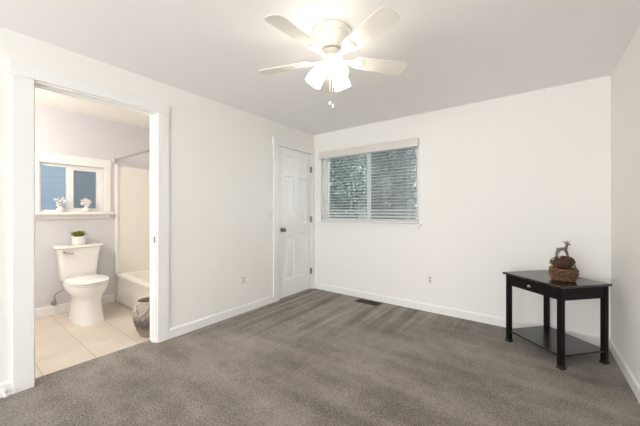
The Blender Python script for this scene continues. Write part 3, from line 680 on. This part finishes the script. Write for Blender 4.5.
bm = B(); tube(bm, [(0.055, 0, 0), (0.058, 0, 0), (0.072, 0, 0), (0.075, 0, 0)], [0.008, 0.011, 0.011, 0.008], 12); obj('tip', bm, 'rubber', ds, smooth=True)

# ------------------------------------------------------------------ outdoors: ground, trees, the neighbour's blue wall
bm = B(); box(bm, -16, 10, D+0.2, 22, -0.45, -0.40); struct('ground', bm, 'lawn', 'grass outside the bedroom window', 'ground')
bm = B(); box(bm, -16, BX-T-0.05, -8, D+0.2, -0.45, -0.40); struct('ground.001', bm, 'lawn', 'grass outside the bathroom window', 'ground')
def tree(x, y, h, r, m, n, label, seed, low=0.2, shape='cone', ls=0.09):
    rnd = random.Random(seed); t = thing('tree', label, 'tree', (x, y, -0.40), 0, 'trees outside the bedroom window')
    bm = B(); tube(bm, [(0, 0, 0), (0.04, 0.02, h*0.4), (0, 0, h*0.9)], [r*0.11, r*0.075, 0.02], 10); obj('trunk', bm, 'bark', t, smooth=True)
    vs_, fs_ = [], []
    for k in range(n):
        u = rnd.random(); z = low+(h-low)*u
        rad = r*math.sqrt(max(0.05, 1-(2*u-1)**2))
        az = rnd.random()*2*PI; q = rad*math.sqrt(rnd.random())
        clump = 0.8+0.2*math.sin(az*5+z*6)
        p = Vector((q*clump*math.cos(az), q*clump*math.sin(az), z-0.25*q))
        d = Vector((rnd.gauss(0, 1), rnd.gauss(0, 1), rnd.gauss(-.2, .6))).normalized(); s = d.cross(Vector((rnd.gauss(0, 1), rnd.gauss(0, 1), rnd.gauss(0, 1)))).normalized()
        L = ls*rnd.uniform(.8, 1.7); wd = L*0.30; b = len(vs_)
        vs_ += [p, p+d*L*.5+s*wd, p+d*L, p+d*L*.5-s*wd]; fs_.append((b, b+1, b+2, b+3))
    me = bpy.data.meshes.new('foliage'); me.from_pydata(vs_, [], fs_); me.materials.append(M[m])
    fo = bpy.data.objects.new('foliage', me); C.objects.link(fo); fo.parent = t
TR = [(-0.1, 6.7, 4.8, 1.05, 'foliage_light', 16800, 'grey-green leafy tree nearest the window behind its right pane', 11, 0.1, 'round', 0.062),
      (-2.35, 6.9, 5.2, 1.1, 'foliage_dark', 18600, 'dark evergreen tree behind the left pane of the bedroom window', 12, 0.1, 'round', 0.068),
      (-1.2, 9.2, 6.4, 1.25, 'foliage_dark', 18000, 'dark evergreen in the gap behind the two nearest trees', 13, 0.1, 'round', 0.087),
      (-4.1, 9.4, 6.4, 1.35, 'foliage_light', 15600, 'leafy tree at the left edge of the bedroom window', 14, 0.1, 'round', 0.087),
      (-2.7, 12.2, 7.8, 1.55, 'foliage_dark', 18000, 'tall evergreen farthest back in the middle of the bedroom window', 15, 0.1, 'round', 0.112),
      (0.55, 12.8, 7.6, 1.6, 'foliage_dark', 18000, 'dark evergreen farthest back on the right of the bedroom window', 18, 0.1, 'round', 0.124),
      (-6.3, 16.0, 9.0, 2.2, 'foliage_dark', 19500, 'tallest evergreen, far behind the others on the left', 19, 0.1, 'round', 0.149),
      (1.5, 9.6, 6.0, 1.2, 'foliage_dark', 8400, 'dark evergreen at the right edge of the bedroom window', 16, 0.1, 'round', 0.087),
      (-5.85, 12.4, 8.0, 1.5, 'foliage_dark', 15000, 'tall evergreen farthest back on the left of the bedroom window', 17, 0.1, 'round', 0.112)]
for a in TR: tree(*a)
nb = thing('neighbor_house', 'blue lap-sided house wall outside the bathroom window', 'house', (-5.2, 1.5, -0.40))
bm = B(); rs = []
for yy in (-4.5, 4.5):
    pr = [Vector((-3.0, yy, 0)), Vector((0, yy, 0))]
    for k in range(30): pr += [Vector((0.003, yy, 0.002+k*0.13)), Vector((0.0, yy, 0.13+k*0.13))]
    pr += [Vector((-3.0, yy, 3.9))]; rs.append(pr)
rings(bm, rs); obj('siding_wall', bm, 'siding', nb)
bm = B(); rs = [[Vector(p) for p in ((0.3, yy, 3.86), (-1.5, yy, 4.75), (-3.3, yy, 3.86), (-3.3, yy, 3.98), (-1.5, yy, 4.90), (0.3, yy, 3.98))] for yy in (-4.7, 4.7)]
rings(bm, rs); obj('roof', bm, 'slot', nb)
